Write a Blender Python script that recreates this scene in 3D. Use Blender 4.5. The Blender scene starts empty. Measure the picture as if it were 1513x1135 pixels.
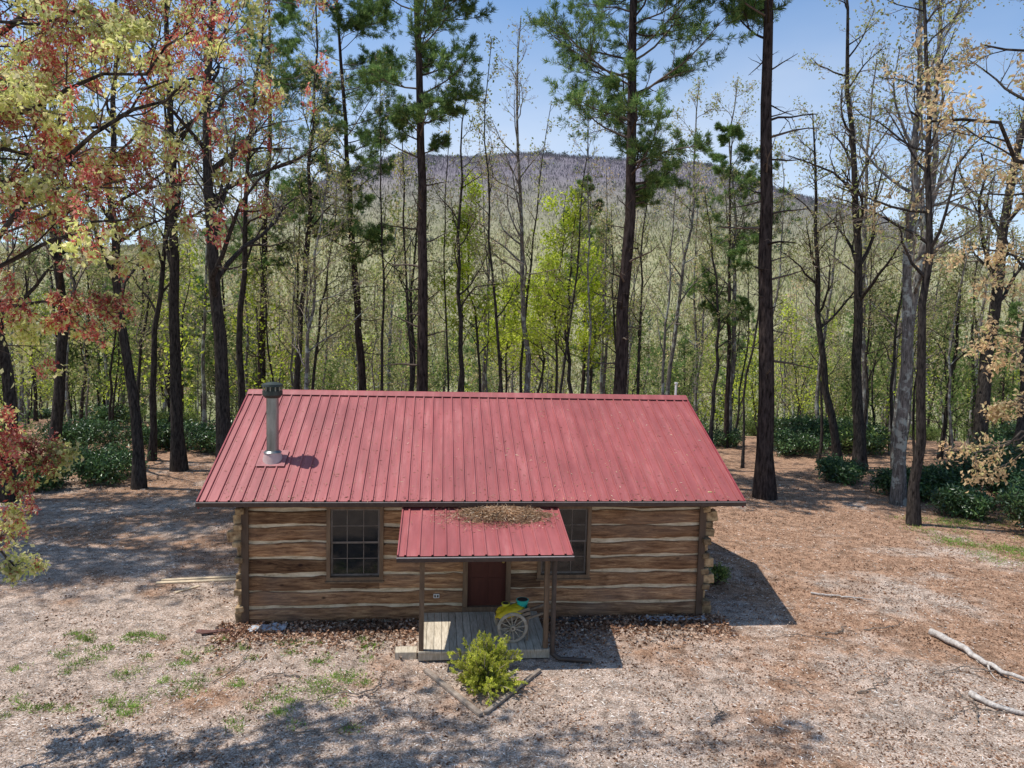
import bpy, math, numpy as np
from mathutils import Matrix, Vector
scene=bpy.context.scene
col=scene.collection
# ---------------------------------------------------------------- mesh builder
class MB:
    def __init__(s): s.v=[];s.n=0;s.f=[];s.m=[];s.sm=[]
    def add(s,V,F,m=0,smooth=False):
        V=np.asarray(V,dtype=np.float64).reshape(-1,3);F=np.asarray(F,dtype=np.int64)
        s.v.append(V);s.f.append(F+s.n);s.n+=len(V)
        s.m.append(np.full(len(F),m));s.sm.append(np.full(len(F),smooth))
    def merge(s,o,loc,rz,sc,moff):
        c,q=math.cos(rz)*sc,math.sin(rz)*sc
        V=np.vstack(o.v);V=np.stack([V[:,0]*c-V[:,1]*q,V[:,0]*q+V[:,1]*c,V[:,2]*sc],1)+np.array(loc)
        for f,m,sm in zip(o.f,o.m,o.sm): s.f.append(f+s.n);s.m.append(m+moff);s.sm.append(sm)
        s.v.append(V);s.n+=len(V)
    def box(s,c,d,m=0,M=None):
        x,y,z=np.array(d)/2.
        V=np.array([(-x,-y,-z),(x,-y,-z),(x,y,-z),(-x,y,-z),(-x,-y,z),(x,-y,z),(x,y,z),(-x,y,z)])
        if M is not None: V=V@np.array(M).T
        V=V+np.array(c)
        s.add(V,[(0,3,2,1),(4,5,6,7),(0,1,5,4),(1,2,6,5),(2,3,7,6),(3,0,4,7)],m)
    def span(s,a,b,m=0):
        a=np.array(a,float);b=np.array(b,float);s.box((a+b)/2,np.abs(b-a),m)
    def cyl(s,p0,p1,r0,r1=None,k=16,m=0,cap=True,smooth=True):
        r1=r0 if r1 is None else r1
        p0=np.array(p0,float);p1=np.array(p1,float)
        t=(p1-p0)/np.linalg.norm(p1-p0);ref=np.array([1.,0,0]) if abs(t[0])<.8 else np.array([0,0,1.])
        a=np.cross(t,ref);a/=np.linalg.norm(a);b=np.cross(t,a)
        an=np.arange(k)*2*np.pi/k
        c=np.cos(an)[:,None]*a+np.sin(an)[:,None]*b
        V=np.vstack([p0+c*r0,p1+c*r1]);i=np.arange(k);j=(i+1)%k
        s.add(V,np.stack([i,j,j+k,i+k],1),m,smooth)
        if cap:
            V=np.vstack([p0+c*r0,[p0],p1+c*r1,[p1]])
            s.add(V,np.vstack([np.stack([j,i,np.full(k,k)],1),np.stack([i+k+1,j+k+1,np.full(k,2*k+1)],1)]),m)
    def obj(s,name,mats,parent=None,link=True):
        V=np.vstack(s.v)
        me=bpy.data.meshes.new(name)
        me.vertices.add(len(V));me.vertices.foreach_set('co',V.ravel())
        loops=np.concatenate([f.ravel() for f in s.f]);
        cnt=np.concatenate([np.full(len(f),f.shape[1]) for f in s.f])
        st=np.concatenate([[0],np.cumsum(cnt)[:-1]])
        me.loops.add(len(loops));me.loops.foreach_set('vertex_index',loops.astype(np.int32))
        me.polygons.add(len(cnt));me.polygons.foreach_set('loop_start',st.astype(np.int32))
        me.polygons.foreach_set('loop_total',cnt.astype(np.int32))
        me.polygons.foreach_set('material_index',np.concatenate(s.m).astype(np.int32))
        me.polygons.foreach_set('use_smooth',np.concatenate(s.sm).astype(bool))
        for m in mats: me.materials.append(m)
        me.update(calc_edges=True)
        if len(V)<300000: me.validate()
        if not link: return me
        return mkobj(name,me,parent)
def mkobj(name,me,parent=None,loc=None,rz=0,sc=1):
    o=bpy.data.objects.new(name,me);col.objects.link(o)
    if parent: o.parent=parent
    if loc is not None: o.location=loc
    o.rotation_euler=(0,0,rz);o.scale=(sc,sc,sc) if np.isscalar(sc) else sc
    return o
def empty(name,loc=(0,0,0),rz=0):
    return mkobj(name,None,None,loc,rz)
def nrm(a): return a/(np.linalg.norm(a,axis=-1,keepdims=True)+1e-9)
# ---------------------------------------------------------------- tubes / branches
def tubes(mb,P,R,k,m=0):
    N,S=P.shape[:2]
    T=nrm(np.gradient(P,axis=1));mt=np.abs(T.mean(1));ref=np.eye(3)[mt.argmin(1)][:,None,:]
    A=nrm(np.cross(T,ref));B=np.cross(T,A)
    an=np.arange(k)*2*np.pi/k
    V=P[:,:,None,:]+R[:,:,None,None]*(np.cos(an)[None,None,:,None]*A[:,:,None,:]+np.sin(an)[None,None,:,None]*B[:,:,None,:])
    idx=np.arange(N*S*k).reshape(N,S,k)
    a=idx[:,:-1];b=idx[:,1:]
    F=np.stack([a,np.roll(a,-1,2),np.roll(b,-1,2),b],-1).reshape(-1,4)
    mb.add(V.reshape(-1,3),F,m,True)
def lerp(P,t):
    N,S=P.shape[:2];f=t*(S-1);i=np.clip(f.astype(int),0,S-2);w=(f-i)
    r=np.arange(N)
    a=P[r,i];b=P[r,i+1]
    if P.ndim==3: w=w[:,None]
    return a*(1-w)+b*w
def grow(rng,P,R,n,t0,t1,ang,length,S=5,wander=.15,up=0.05,rr=.6,flat=0,rmin=.004,taper=.25):
    Pn=np.repeat(P,n,0);Rn=np.repeat(R,n,0);N=len(Pn)
    t=(np.tile(np.arange(n),len(P))+rng.random(N))/n;t=t0+(t1-t0)*t
    pos=lerp(Pn,t);rad=lerp(Rn,t)
    T=nrm(lerp(Pn,np.clip(t+.08,0,1))-lerp(Pn,np.clip(t-.08,0,1)))
    q=rng.normal(size=(N,3));q[:,2]*=(1-flat)
    q=nrm(q-(q*T).sum(1,keepdims=True)*T)
    a=rng.uniform(ang[0],ang[1],N)[:,None]
    d=np.cos(a)*T+np.sin(a)*q
    if callable(length): L=length(t,N)
    else:
        pl=np.linalg.norm(np.diff(Pn,axis=1),axis=2).sum(1);L=pl*length*(1.15-.6*t)
    L=L*rng.uniform(.6,1.25,N)
    out=np.zeros((N,S,3));out[:,0]=pos
    for s in range(1,S):
        d=nrm(d+rng.normal(size=(N,3))*wander+np.array([0,0,up]))
        out[:,s]=out[:,s-1]+d*(L/(S-1))[:,None]
    r0=np.maximum(rad*rr,rmin)
    r0=np.minimum(r0,np.maximum(L*.03,rmin))
    Ro=r0[:,None]*np.linspace(1,taper,S)[None,:]
    return out,Ro
def trunk(rng,H,r,lean=(0,0),bend=.2,S=14,wob=.08,top=.15):
    z=np.linspace(0,1,S)
    P=np.zeros((1,S,3));ph=rng.uniform(0,6,4)
    P[0,:,0]=lean[0]*H*z+bend*np.sin(z*3+ph[0])*z+np.cumsum(rng.normal(size=S))*wob
    P[0,:,1]=lean[1]*H*z+bend*np.sin(z*3+ph[1])*z+np.cumsum(rng.normal(size=S))*wob
    P[0,:,:2]-=P[0,0,:2];P[0,:,2]=H*z-.15
    zz=z*H;R=r*((1-z)*(1-top)+top)*(1+.5*np.exp(-zz/.5))
    return P,R[None]
def leafq(mb,rng,C,size,asp,m,droop=0.,D=None,mix=.5):
    N=len(C);a=rng.normal(size=(N,3));
    if D is not None: a=nrm(a)*mix+D
    a[:,2]-=droop;a=nrm(a);b=nrm(np.cross(a,rng.normal(size=(N,3))))
    s=(size*rng.uniform(.6,1.3,N))[:,None]
    c=nrm(np.cross(a,b))*s*.12
    V=np.stack([C,C+a*s*.5+b*s*asp*.5+c,C+a*s,C+a*s*.5-b*s*asp*.5+c],1)
    mb.add(V.reshape(-1,3),np.arange(4*N).reshape(N,4),m)
def along(rng,P,n,spread,t0=.2):
    Q=np.repeat(P,n,0);t=rng.uniform(t0,1,len(Q))
    return lerp(Q,t)+rng.normal(size=(len(Q),3))*spread
# ---------------------------------------------------------------- materials
class NT:
    def __init__(s,name):
        s.mat=bpy.data.materials.new(name);s.mat.use_nodes=True;s.t=s.mat.node_tree;s.t.nodes.clear()
        s.out=s.N('ShaderNodeOutputMaterial')
    def N(s,typ,**k):
        n=s.t.nodes.new(typ)
        for a,b in k.items(): setattr(n,a,b)
        return n
    def L(s,a,b): s.t.links.new(a,b)
    def coord(s,scale=(1,1,1),kind='Object'):
        tc=s.N('ShaderNodeTexCoord');mp=s.N('ShaderNodeMapping');mp.inputs['Scale'].default_value=scale
        s.L(tc.outputs[kind],mp.inputs[0]);return mp.outputs[0]
    def noise(s,vec,sc,det=4,rough=.55,dist=0):
        n=s.N('ShaderNodeTexNoise');n.inputs['Scale'].default_value=sc;n.inputs['Detail'].default_value=det
        n.inputs['Roughness'].default_value=rough;n.inputs['Distortion'].default_value=dist
        s.L(vec,n.inputs['Vector']);return n.outputs[0]
    def ramp(s,fac,stops,interp='LINEAR'):
        r=s.N('ShaderNodeValToRGB');e=r.color_ramp.elements;r.color_ramp.interpolation=interp
        while len(e)<len(stops): e.new(.5)
        for i,(p,c) in enumerate(stops):
            e[i].position=p;e[i].color=(*c,1) if len(c)==3 else c
        s.L(fac,r.inputs[0]);return r.outputs[0]
    def mix(s,f,a,b,bt='MIX'):
        m=s.N('ShaderNodeMix',data_type='RGBA',blend_type=bt)
        for v,i in ((f,0),(a,6),(b,7)):
            if hasattr(v,'links'): s.L(v,m.inputs[i])
            elif i==0: m.inputs[0].default_value=v
            else: m.inputs[i].default_value=(*v,1)
        return m.outputs[2]
    def hsv(s,c,val,h=None):
        n=s.N('ShaderNodeHueSaturation');s.L(c,n.inputs['Color']);s.L(val,n.inputs['Value']);return n.outputs[0]
    def mr(s,v,a,b,lo=0,hi=1):
        n=s.N('ShaderNodeMapRange');s.L(v,n.inputs[0]);n.inputs[1].default_value=lo;n.inputs[2].default_value=hi
        n.inputs[3].default_value=a;n.inputs[4].default_value=b;return n.outputs[0]
    def bump(s,h,st,d=.02):
        n=s.N('ShaderNodeBump');n.inputs['Strength'].default_value=st;n.inputs['Distance'].default_value=d
        s.L(h,n.inputs['Height']);return n.outputs[0]
    def zed(s):
        g=s.N('ShaderNodeNewGeometry');x=s.N('ShaderNodeSeparateXYZ');s.L(g.outputs['Position'],x.inputs[0]);return x.outputs[2]
    def bsdf(s,c,rough=.8,metal=0,spec=.3,normal=None):
        b=s.N('ShaderNodeBsdfPrincipled')
        if hasattr(c,'links'): s.L(c,b.inputs['Base Color'])
        else: b.inputs['Base Color'].default_value=(*c,1)
        if hasattr(rough,'links'): s.L(rough,b.inputs['Roughness'])
        else: b.inputs['Roughness'].default_value=rough
        b.inputs['Metallic'].default_value=metal;b.inputs['Specular IOR Level'].default_value=spec
        if normal: s.L(normal,b.inputs['Normal'])
        s.L(b.outputs[0],s.out.inputs[0]);return s.mat
    def diff(s,c,normal=None):
        b=s.N('ShaderNodeBsdfDiffuse');s.L(c,b.inputs[0])
        if normal: s.L(normal,b.inputs['Normal'])
        s.L(b.outputs[0],s.out.inputs[0]);return s.mat
    def rnd(s):
        g=s.N('ShaderNodeNewGeometry');return g.outputs['Random Per Island']
def m_bark(name,c1,c2,sc=6,lich=None,bump=True):
    n=NT(name);v=n.coord((1,1,.22));f=n.noise(v,sc*3,3,.65)
    c=n.ramp(f,[(.3,c1),(.7,c2)])
    if lich:
        l=n.noise(n.coord(),2.2,3,.7);c=n.mix(n.mr(l,0,1,.52,.6),c,lich)
    return n.diff(c,n.bump(f,.9,.04) if bump else None)
def m_twig(name,c1,c2):
    n=NT(name);return n.diff(n.ramp(n.rnd(),[(0,c1),(1,c2)]))
def m_leaf(name,stops,trans=.35,big=.6,spec=False,var=(.6,1.4),low=None):
    n=NT(name);c=n.ramp(n.rnd(),stops)
    if low: c=n.mix(n.mr(n.zed(),1,0,low[0],low[1]),c,n.ramp(n.rnd(),low[2]))
    f=n.noise(n.coord(),big,1)
    c=n.hsv(c,n.mr(f,var[0],var[1],.3,.7))
    d=n.N('ShaderNodeBsdfDiffuse');t=n.N('ShaderNodeBsdfTranslucent');mx=n.N('ShaderNodeMixShader')
    mx.inputs[0].default_value=trans;n.L(c,d.inputs[0]);n.L(c,t.inputs[0]);n.L(d.outputs[0],mx.inputs[1]);n.L(t.outputs[0],mx.inputs[2])
    if spec:
        g=n.N('ShaderNodeBsdfGlossy');g.inputs['Roughness'].default_value=.4;m2=n.N('ShaderNodeMixShader');m2.inputs[0].default_value=.06
        n.L(mx.outputs[0],m2.inputs[1]);n.L(g.outputs[0],m2.inputs[2]);mx=m2
    n.L(mx.outputs[0],n.out.inputs[0]);return n.mat
def m_simple(name,c1,c2,sc=8,rough=.7,metal=0,spec=.3,st=(1,1,1),bump=.2,isl=0,bd=.01):
    n=NT(name);f=n.noise(n.coord(st),sc,5,.6);c=n.ramp(f,[(.3,c1),(.7,c2)])
    if isl: c=n.hsv(c,n.mr(n.rnd(),1-isl,1+isl))
    return n.bsdf(c,rough,metal,spec,n.bump(f,bump,bd))
BARKD=m_bark('bark_dark',(.014,.012,.011),(.09,.076,.066))
BARKP=m_bark('bark_pine',(.012,.009,.008),(.082,.062,.055),4)
BARKG=m_bark('bark_grey',(.05,.043,.038),(.26,.23,.205),6,(.34,.35,.31))
TWIG=m_twig('bark_twig',(.13,.10,.08),(.52,.43,.35))
TWIGD=m_twig('bark_branch_dark',(.03,.024,.02),(.16,.125,.10))
L_SPR=m_leaf('leaf_spring',[(0,(.24,.28,.08)),(.4,(.38,.40,.14)),(.75,(.52,.48,.22)),(1,(.54,.40,.24))],.5,.25)
L_TAN=m_leaf('leaf_tan',[(0,(.50,.35,.19)),(.5,(.68,.49,.28)),(.8,(.78,.64,.38)),(1,(.56,.56,.22))],.5)
L_LIME=m_leaf('leaf_lime',[(0,(.36,.46,.04)),(.6,(.56,.64,.07)),(1,(.70,.72,.15))],.5)
L_GRN=m_leaf('leaf_green',[(0,(.10,.17,.05)),(.6,(.22,.30,.085)),(1,(.36,.40,.14))],.45,.2)
L_RHO=m_leaf('leaf_rhododendron',[(0,(.018,.05,.014)),(.6,(.055,.12,.035)),(1,(.15,.24,.07))],.2,.6,True)
L_PINE=m_leaf('needles_pine',[(0,(.06,.125,.045)),(.5,(.15,.25,.075)),(1,(.34,.42,.14))],.4,.5)
L_MGRN=m_leaf('leaf_maple_young',[(0,(.48,.52,.15)),(.6,(.66,.66,.26)),(1,(.78,.70,.42))],.45,1.0)
L_MRED=m_leaf('maple_samaras',[(0,(.40,.06,.05)),(.6,(.60,.17,.14)),(1,(.72,.38,.30))],.4,1.0)
L_THU=m_leaf('leaf_thuja',[(0,(.34,.40,.05)),(.6,(.60,.62,.10)),(1,(.78,.74,.20))],.4,3)
L_GRASS=m_leaf('grass_blade',[(0,(.12,.24,.03)),(.6,(.24,.38,.07)),(1,(.38,.42,.14))],.3,3)
# ---------------------------------------------------------------- tree species
def decid(seed,H,r,lean=(0,0),bend=.5,t0=.35,nb=16,L1=5.,leaf=3,lsize=.12,up=.06,n2=6,n3=4,n4=3,mats=None,wob=.1,ang=(.45,1.05),spread=.18,kk=(9,5,4,3)):
    rng=np.random.default_rng(seed);mb=MB()
    P,R=trunk(rng,H,r,lean,bend,wob=wob);tubes(mb,P,R,kk[0],0)
    a,ra=grow(rng,P,R,nb,t0,.99,ang,lambda t,N:L1*(1.25-t),7,.18,up,.55);tubes(mb,a,ra,kk[1],0)
    b,rb=grow(rng,a,ra,n2,.25,1,(.4,1.0),.45,5,.22,up,.65,rmin=.010);tubes(mb,b,rb,kk[2],3)
    d=b
    if n3:
        c,rc=grow(rng,b,rb,n3,.2,1,(.4,1.0),.5,4,.22,up,.7,rmin=.008);tubes(mb,c,rc,3,1);d=c
    if n4:
        d,rd=grow(rng,c,rc,n4,.2,1,(.3,.9),.6,3,.2,up,.7,rmin=.006);tubes(mb,d,rd,3,1)
    if leaf>0:
        n=int(math.ceil(leaf));Q=along(rng,d,n,spread)
        Q=Q[rng.random(len(Q))<leaf/n]
        leafq(mb,rng,Q,lsize,.6,2,.15)
    return mb,mats
def pine(seed,H,r,lean=(0,0),t0=.5,nb=42,L1=3.6,dead=10,n2=10,n3=6,tuft=4,blades=11,nl=.22,nw=.085,bend=.3,tn=True):
    rng=np.random.default_rng(seed);mb=MB()
    P,R=trunk(rng,H,r,lean,bend,wob=.04,S=18);tubes(mb,P,R,10,0)
    if dead:
        a,ra=grow(rng,P,R,dead,.15,t0,(1.2,1.7),lambda t,N:np.full(N,1.6),5,.15,.02,.25);tubes(mb,a,ra,4,2)
        b,rb=grow(rng,a,ra,4,.2,1,(.5,1.1),.4,4,.2,.0,.6,rmin=.007);tubes(mb,b,rb,3,2)
    prof=lambda t,N:L1*np.clip(.5+1.4*(t-t0)/(1-t0),0,1)*np.clip((1.06-t)/(1-t0)*1.9,.25,1)
    a,ra=grow(rng,P,R,nb,t0,.99,(1.1,1.55),prof,8,.10,.045,.3);tubes(mb,a,ra,4,2)
    b,rb=grow(rng,a,ra,n2,.22,1,(.5,1.0),.42,5,.12,.06,.6,flat=.7,rmin=.008);tubes(mb,b,rb,3,2)
    c,rc=grow(rng,b,rb,n3,.2,1,(.3,.9),.5,3,.14,.10,.7,flat=.4,rmin=.006)
    if tn: tubes(mb,c,rc,3,2)
    Q=np.repeat(c,tuft,0);t=rng.uniform(.3,1,len(Q));C=lerp(Q,t);D=nrm(Q[:,-1]-Q[:,0])
    C=np.repeat(C,blades,0);D=np.repeat(D,blades,0)
    D=nrm(D+np.array([0,0,.35]))
    leafq(mb,rng,C,nl,nw,1,0,D,.95)
    return mb,(BARKP,L_PINE,TWIGD)
def shrub(seed,rad,h,nst=14,leaf=6,ls=.12,mat=L_RHO,spread=.1,asp=.4):
    rng=np.random.default_rng(seed);mb=MB()
    an=rng.uniform(0,6.28,nst);S=5;P=np.zeros((nst,S,3));rr=rng.uniform(.3,1,nst)*rad
    for s in range(S):
        q=s/(S-1);P[:,s,0]=np.cos(an)*rr*q**.8+rng.normal(size=nst)*.04;P[:,s,1]=np.sin(an)*rr*q**.8+rng.normal(size=nst)*.04
        P[:,s,2]=h*q*(1-.35*(rr/rad)**2)*.85
    R=np.tile(np.linspace(.025,.008,S),(nst,1));tubes(mb,P,R,4,0)
    a,ra=grow(rng,P,R,7,.25,1,(.4,1.1),.4,4,.2,.1,.6);tubes(mb,a,ra,3,0)
    b,rb=grow(rng,a,ra,4,.2,1,(.4,1.1),.5,3,.2,.1,.6);tubes(mb,b,rb,3,0)
    leafq(mb,rng,along(rng,b,leaf,spread),ls,asp,1,.0)
    return mb,(TWIGD,mat)
def put(name,tm,loc,rz=0,sc=1,parent=None):
    mb,mats=tm;o=mb.obj(name,list(mats));o.location=loc;o.rotation_euler=(0,0,rz);o.scale=(sc,)*3
    if parent:o.parent=parent
    return o
# ---------------------------------------------------------------- terrain
def vnoise(x,y,sc,seed=0,oct=4):
    rng=np.random.default_rng(seed);tot=0;amp=1;out=np.zeros_like(x)
    for o in range(oct):
        ph=rng.uniform(0,6.28,(6,));k=rng.normal(size=(6,2))
        k=k/np.linalg.norm(k,axis=1,keepdims=True)*rng.uniform(.7,1.4,(6,1))/sc*6.28
        s=sum(np.sin(x*k[i,0]+y*k[i,1]+ph[i]) for i in range(6))/6
        out+=s*amp;tot+=amp;amp*=.5;sc*=.48
    return out/tot
def sstep(a,b,x):
    t=np.clip((x-a)/(b-a),0,1);return t*t*(3-2*t)
def gh(x,y):
    x=np.asarray(x,float);y=np.asarray(y,float)
    h=.05*vnoise(x,y,3.5,3,3)*np.clip(np.hypot(x+.5,y-17)/9-.55,0,1)
    h=h-sstep(36,110,y)*12*1.0+sstep(0,60,np.abs(x)-25)*1.5*vnoise(x,y,60,5,2)
    return h
def sheet(name,xs,ys,fn,mat):
    X,Y=np.meshgrid(xs,ys);Z=fn(X,Y);V=np.stack([X,Y,Z],-1).reshape(-1,3)
    i=np.arange(len(xs)*len(ys)).reshape(len(ys),len(xs))
    F=np.stack([i[:-1,:-1],i[:-1,1:],i[1:,1:],i[1:,:-1]],-1).reshape(-1,4)
    mb=MB();mb.add(V,F,0,True);return mb.obj(name,[mat])
n=NT('forest_floor')
v=n.coord(kind='Object')
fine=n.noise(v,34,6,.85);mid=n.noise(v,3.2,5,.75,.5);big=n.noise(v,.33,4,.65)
tan=n.ramp(fine,[(.36,(.09,.058,.042)),(.455,(.30,.22,.165)),(.53,(.50,.41,.34)),(.62,(.86,.80,.73))])
red=n.ramp(fine,[(.36,(.07,.034,.021)),(.465,(.26,.145,.088)),(.56,(.42,.265,.175)),(.66,(.70,.55,.41))])
sx=n.N('ShaderNodeSeparateXYZ');n.L(v,sx.inputs[0])
ma=n.N('ShaderNodeMath',operation='MULTIPLY_ADD');n.L(sx.outputs[1],ma.inputs[0]);ma.inputs[1].default_value=.070;ma.inputs[2].default_value=-.92
ma2=n.N('ShaderNodeMath',operation='ADD');n.L(ma.outputs[0],ma2.inputs[0]);n.L(n.mr(big,-1.1,1.1,.3,.7),ma2.inputs[1])
ma3=n.N('ShaderNodeMath',operation='ADD');n.L(ma2.outputs[0],ma3.inputs[0]);n.L(n.mr(sx.outputs[0],-.2,.28,-8,10),ma3.inputs[1]);ma3.use_clamp=True
c=n.mix(n.mr(ma3.outputs[0],.05,.97,-.15,.6),tan,red)
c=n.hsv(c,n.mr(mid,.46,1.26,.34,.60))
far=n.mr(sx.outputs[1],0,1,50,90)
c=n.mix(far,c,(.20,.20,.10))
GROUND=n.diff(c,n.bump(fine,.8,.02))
s=np.sinh(np.linspace(-1,1,220)*4.6)/np.sinh(4.6)
ys=np.concatenate([np.linspace(-60,4,12),np.linspace(5,45,120),45+np.sinh(np.linspace(0,1,80)[1:]*4)/np.sinh(4)*1500])
sheet('ground',s*1500,ys,gh,GROUND)
# mountain
def mh(x,y):
    xn=x*900/np.maximum(y,500)
    ridge=216+8*vnoise(xn,y*0,380,11,3)-np.clip(-xn-140,0,None)*.36-np.clip(xn-240,0,None)*.30
    ridge=np.maximum(ridge,105+15*vnoise(xn,y*0,300,17,3))
    prof=sstep(130,900,y)
    back=1-.5*sstep(920,1300,y)
    rav=vnoise(x+.25*y,y*.35,260,12,2)*18*np.sin(np.clip((y-150)/730,0,1)*np.pi)
    return ridge*prof*back-13+rav
n=NT('mountain_floor_haze_tint')
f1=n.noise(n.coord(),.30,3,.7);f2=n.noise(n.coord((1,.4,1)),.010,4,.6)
c=n.ramp(f1,[(.35,(.175,.152,.172)),(.65,(.225,.20,.222))])  # mauve-grey tint: distance haze painted into the slope's base colour
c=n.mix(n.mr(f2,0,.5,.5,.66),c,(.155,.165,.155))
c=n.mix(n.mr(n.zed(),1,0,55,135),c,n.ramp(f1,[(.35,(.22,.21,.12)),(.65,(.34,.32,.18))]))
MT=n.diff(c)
mtn=empty('mountain')
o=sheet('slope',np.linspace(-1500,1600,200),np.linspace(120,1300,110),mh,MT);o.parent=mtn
rng=np.random.default_rng(5)
N=26000;yy=180+760*rng.random(N)**.8;xx=rng.uniform(-.5,.5,N)*yy*1.1;zz=mh(xx,yy)
C=np.repeat(np.stack([xx,yy,zz],1),4,0)+rng.normal(size=(N*4,3))*[1.8,1.8,.6]
mb=MB();D=np.tile([0,0,1.],(len(C),1));leafq(mb,rng,C,3.2,.15,0,0,D,.4)
MTREE=m_leaf('mountain_trees_haze_tint',[(0,(.16,.138,.155)),(.6,(.21,.188,.205)),(.86,(.25,.23,.24)),(.93,(.20,.215,.165)),(1,(.12,.145,.12))],.5,.01,var=(.85,1.15),  # greyed to match the slope, with aerial haze put into the colour stops
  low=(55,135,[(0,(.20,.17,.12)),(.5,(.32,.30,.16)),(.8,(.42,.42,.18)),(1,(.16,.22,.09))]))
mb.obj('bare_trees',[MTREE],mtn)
N=1000;yy=200+720*rng.random(N)**.7;xx=rng.uniform(-.5,.5,N)*yy;k=(vnoise(xx,yy,160,22,2)>.14)|((yy>840)&(rng.random(N)<.6));xx=xx[k];yy=yy[k];zz=mh(xx,yy)
C=np.repeat(np.stack([xx,yy,zz],1),30,0);h=rng.random(len(C))[:,None];C=C+rng.normal(size=C.shape)*[1,1,0]*(1.9*(1-h)+.2)+[0,0,5.5]*h
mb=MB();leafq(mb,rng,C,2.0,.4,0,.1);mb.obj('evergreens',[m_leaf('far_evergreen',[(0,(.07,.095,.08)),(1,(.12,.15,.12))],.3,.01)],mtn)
# ---------------------------------------------------------------- house
PSI=.1029;HX,HY=-.573,14.4805
house=empty('log_cabin',(HX,HY,0),PSI)
n=NT('hewn_log')
v=n.coord((.35,3,3));f=n.noise(v,5,7,.78,.6);f2=n.noise(n.coord((.5,1,1)),1.3,3)
c=n.ramp(f,[(.30,(.027,.012,.006)),(.42,(.145,.070,.034)),(.56,(.33,.18,.090)),(.72,(.60,.39,.21))])
c=n.mix(n.mr(f2,0,.45,.45,.72),c,(.19,.14,.11))
c=n.hsv(c,n.mr(n.rnd(),.5,1.5))
kn=n.N('ShaderNodeTexVoronoi');kn.inputs['Scale'].default_value=2.2;n.L(n.coord((.6,1,1)),kn.inputs[0])
c=n.mix(n.mr(kn.outputs[0],1,0,.04,.09),c,(.03,.014,.01))
LOG=n.bsdf(c,.8,0,.2,n.bump(f,.8,.03))
LOGE=m_simple('log_end_grain',(.11,.06,.028),(.50,.35,.19),9,.85,isl=.5)
n=NT('chinking');f=n.noise(n.coord((1.2,3,3)),2.5,5,.7);CHINK=n.bsdf(n.ramp(f,[(.30,(.20,.13,.08)),(.42,(.52,.41,.27)),(.7,(.78,.66,.48))]),.95,0,.1)
TRIM=m_simple('brown_trim',(.05,.030,.022),(.09,.055,.04),10,.5)
FRAME=m_simple('window_frame_wood',(.12,.07,.04),(.24,.155,.09),10,.6,st=(1,1,.2))
GLASS=NT('window_glass').bsdf((.012,.013,.014),.06,0,.5)
SASH=m_simple('window_sash',(.13,.10,.08),(.22,.18,.15),10,.5)
DOOR=m_simple('door_paint',(.07,.020,.013),(.105,.030,.019),5,.5,st=(1,1,.2))
DECK=m_simple('deck_boards',(.34,.28,.20),(.62,.54,.42),7,.85,st=(5,.6,1),isl=.15)
POST=m_simple('porch_post_wood',(.10,.06,.035),(.22,.14,.085),8,.75,st=(3,3,.4))
n=NT('red_roof_metal')
f=n.noise(n.coord((2.5,.35,.35)),2,6,.7);f2=n.noise(n.coord(),.5,3);f3=n.noise(n.coord(),45,3,.8);f4=n.noise(n.coord((6,.25,.25)),3,5,.7)
c=n.ramp(f,[(.3,(.285,.068,.066)),(.55,(.36,.095,.092)),(.75,(.44,.155,.145))])
c=n.hsv(c,n.mr(f2,.84,1.14,.3,.7));c=n.mix(n.mr(f3,0,.6,.64,.76),c,(.26,.13,.09));c=n.mix(n.mr(f4,0,.5,.50,.78),c,(.20,.088,.07))
ROOF=n.bsdf(c,n.mr(f,.42,.62),0,.45,n.bump(f2,.15,.05))
def log(mb,rng,x0,x1,z0,z1,tf,m=0):
    S=max(3,int((x1-x0)/.18)+1);xs=np.linspace(x0,x1,S)
    k=rng.uniform(.6,1.6,2);ph=rng.uniform(0,6,4);g=rng.uniform(.004,.020,2)
    top=z1-g[0]-.016*(1+np.sin(xs*k[0]+ph[0]))*.8+rng.normal(size=S)*.006-.012*np.sin(xs*4+ph[2])
    bot=z0+g[1]+.016*(1+np.sin(xs*k[1]+ph[1]))*.8+rng.normal(size=S)*.006+.010*np.sin(xs*3.3+ph[3])
    prof=[(0.06,0),(-.012,.0),(-.04,.07),(-.052,.35),(-.052,.65),(-.04,.93),(-.012,1),(.06,1)]
    b=rng.uniform(-.010,.010)
    V=np.array([[(xs[i],p+b,bot[i]+(top[i]-bot[i])*q) for p,q in prof] for i in range(S)])
    K=len(prof);idx=np.arange(S*K).reshape(S,K)
    F=np.stack([idx[:-1,:-1],idx[1:,:-1],idx[1:,1:],idx[:-1,1:]],-1).reshape(-1,4)
    mb.add(tf(V.reshape(-1,3)),F,m)
    mb.add(tf(V[0]),[list(range(K))],m);mb.add(tf(V[-1]),[list(range(K))[::-1]],m)
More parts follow.
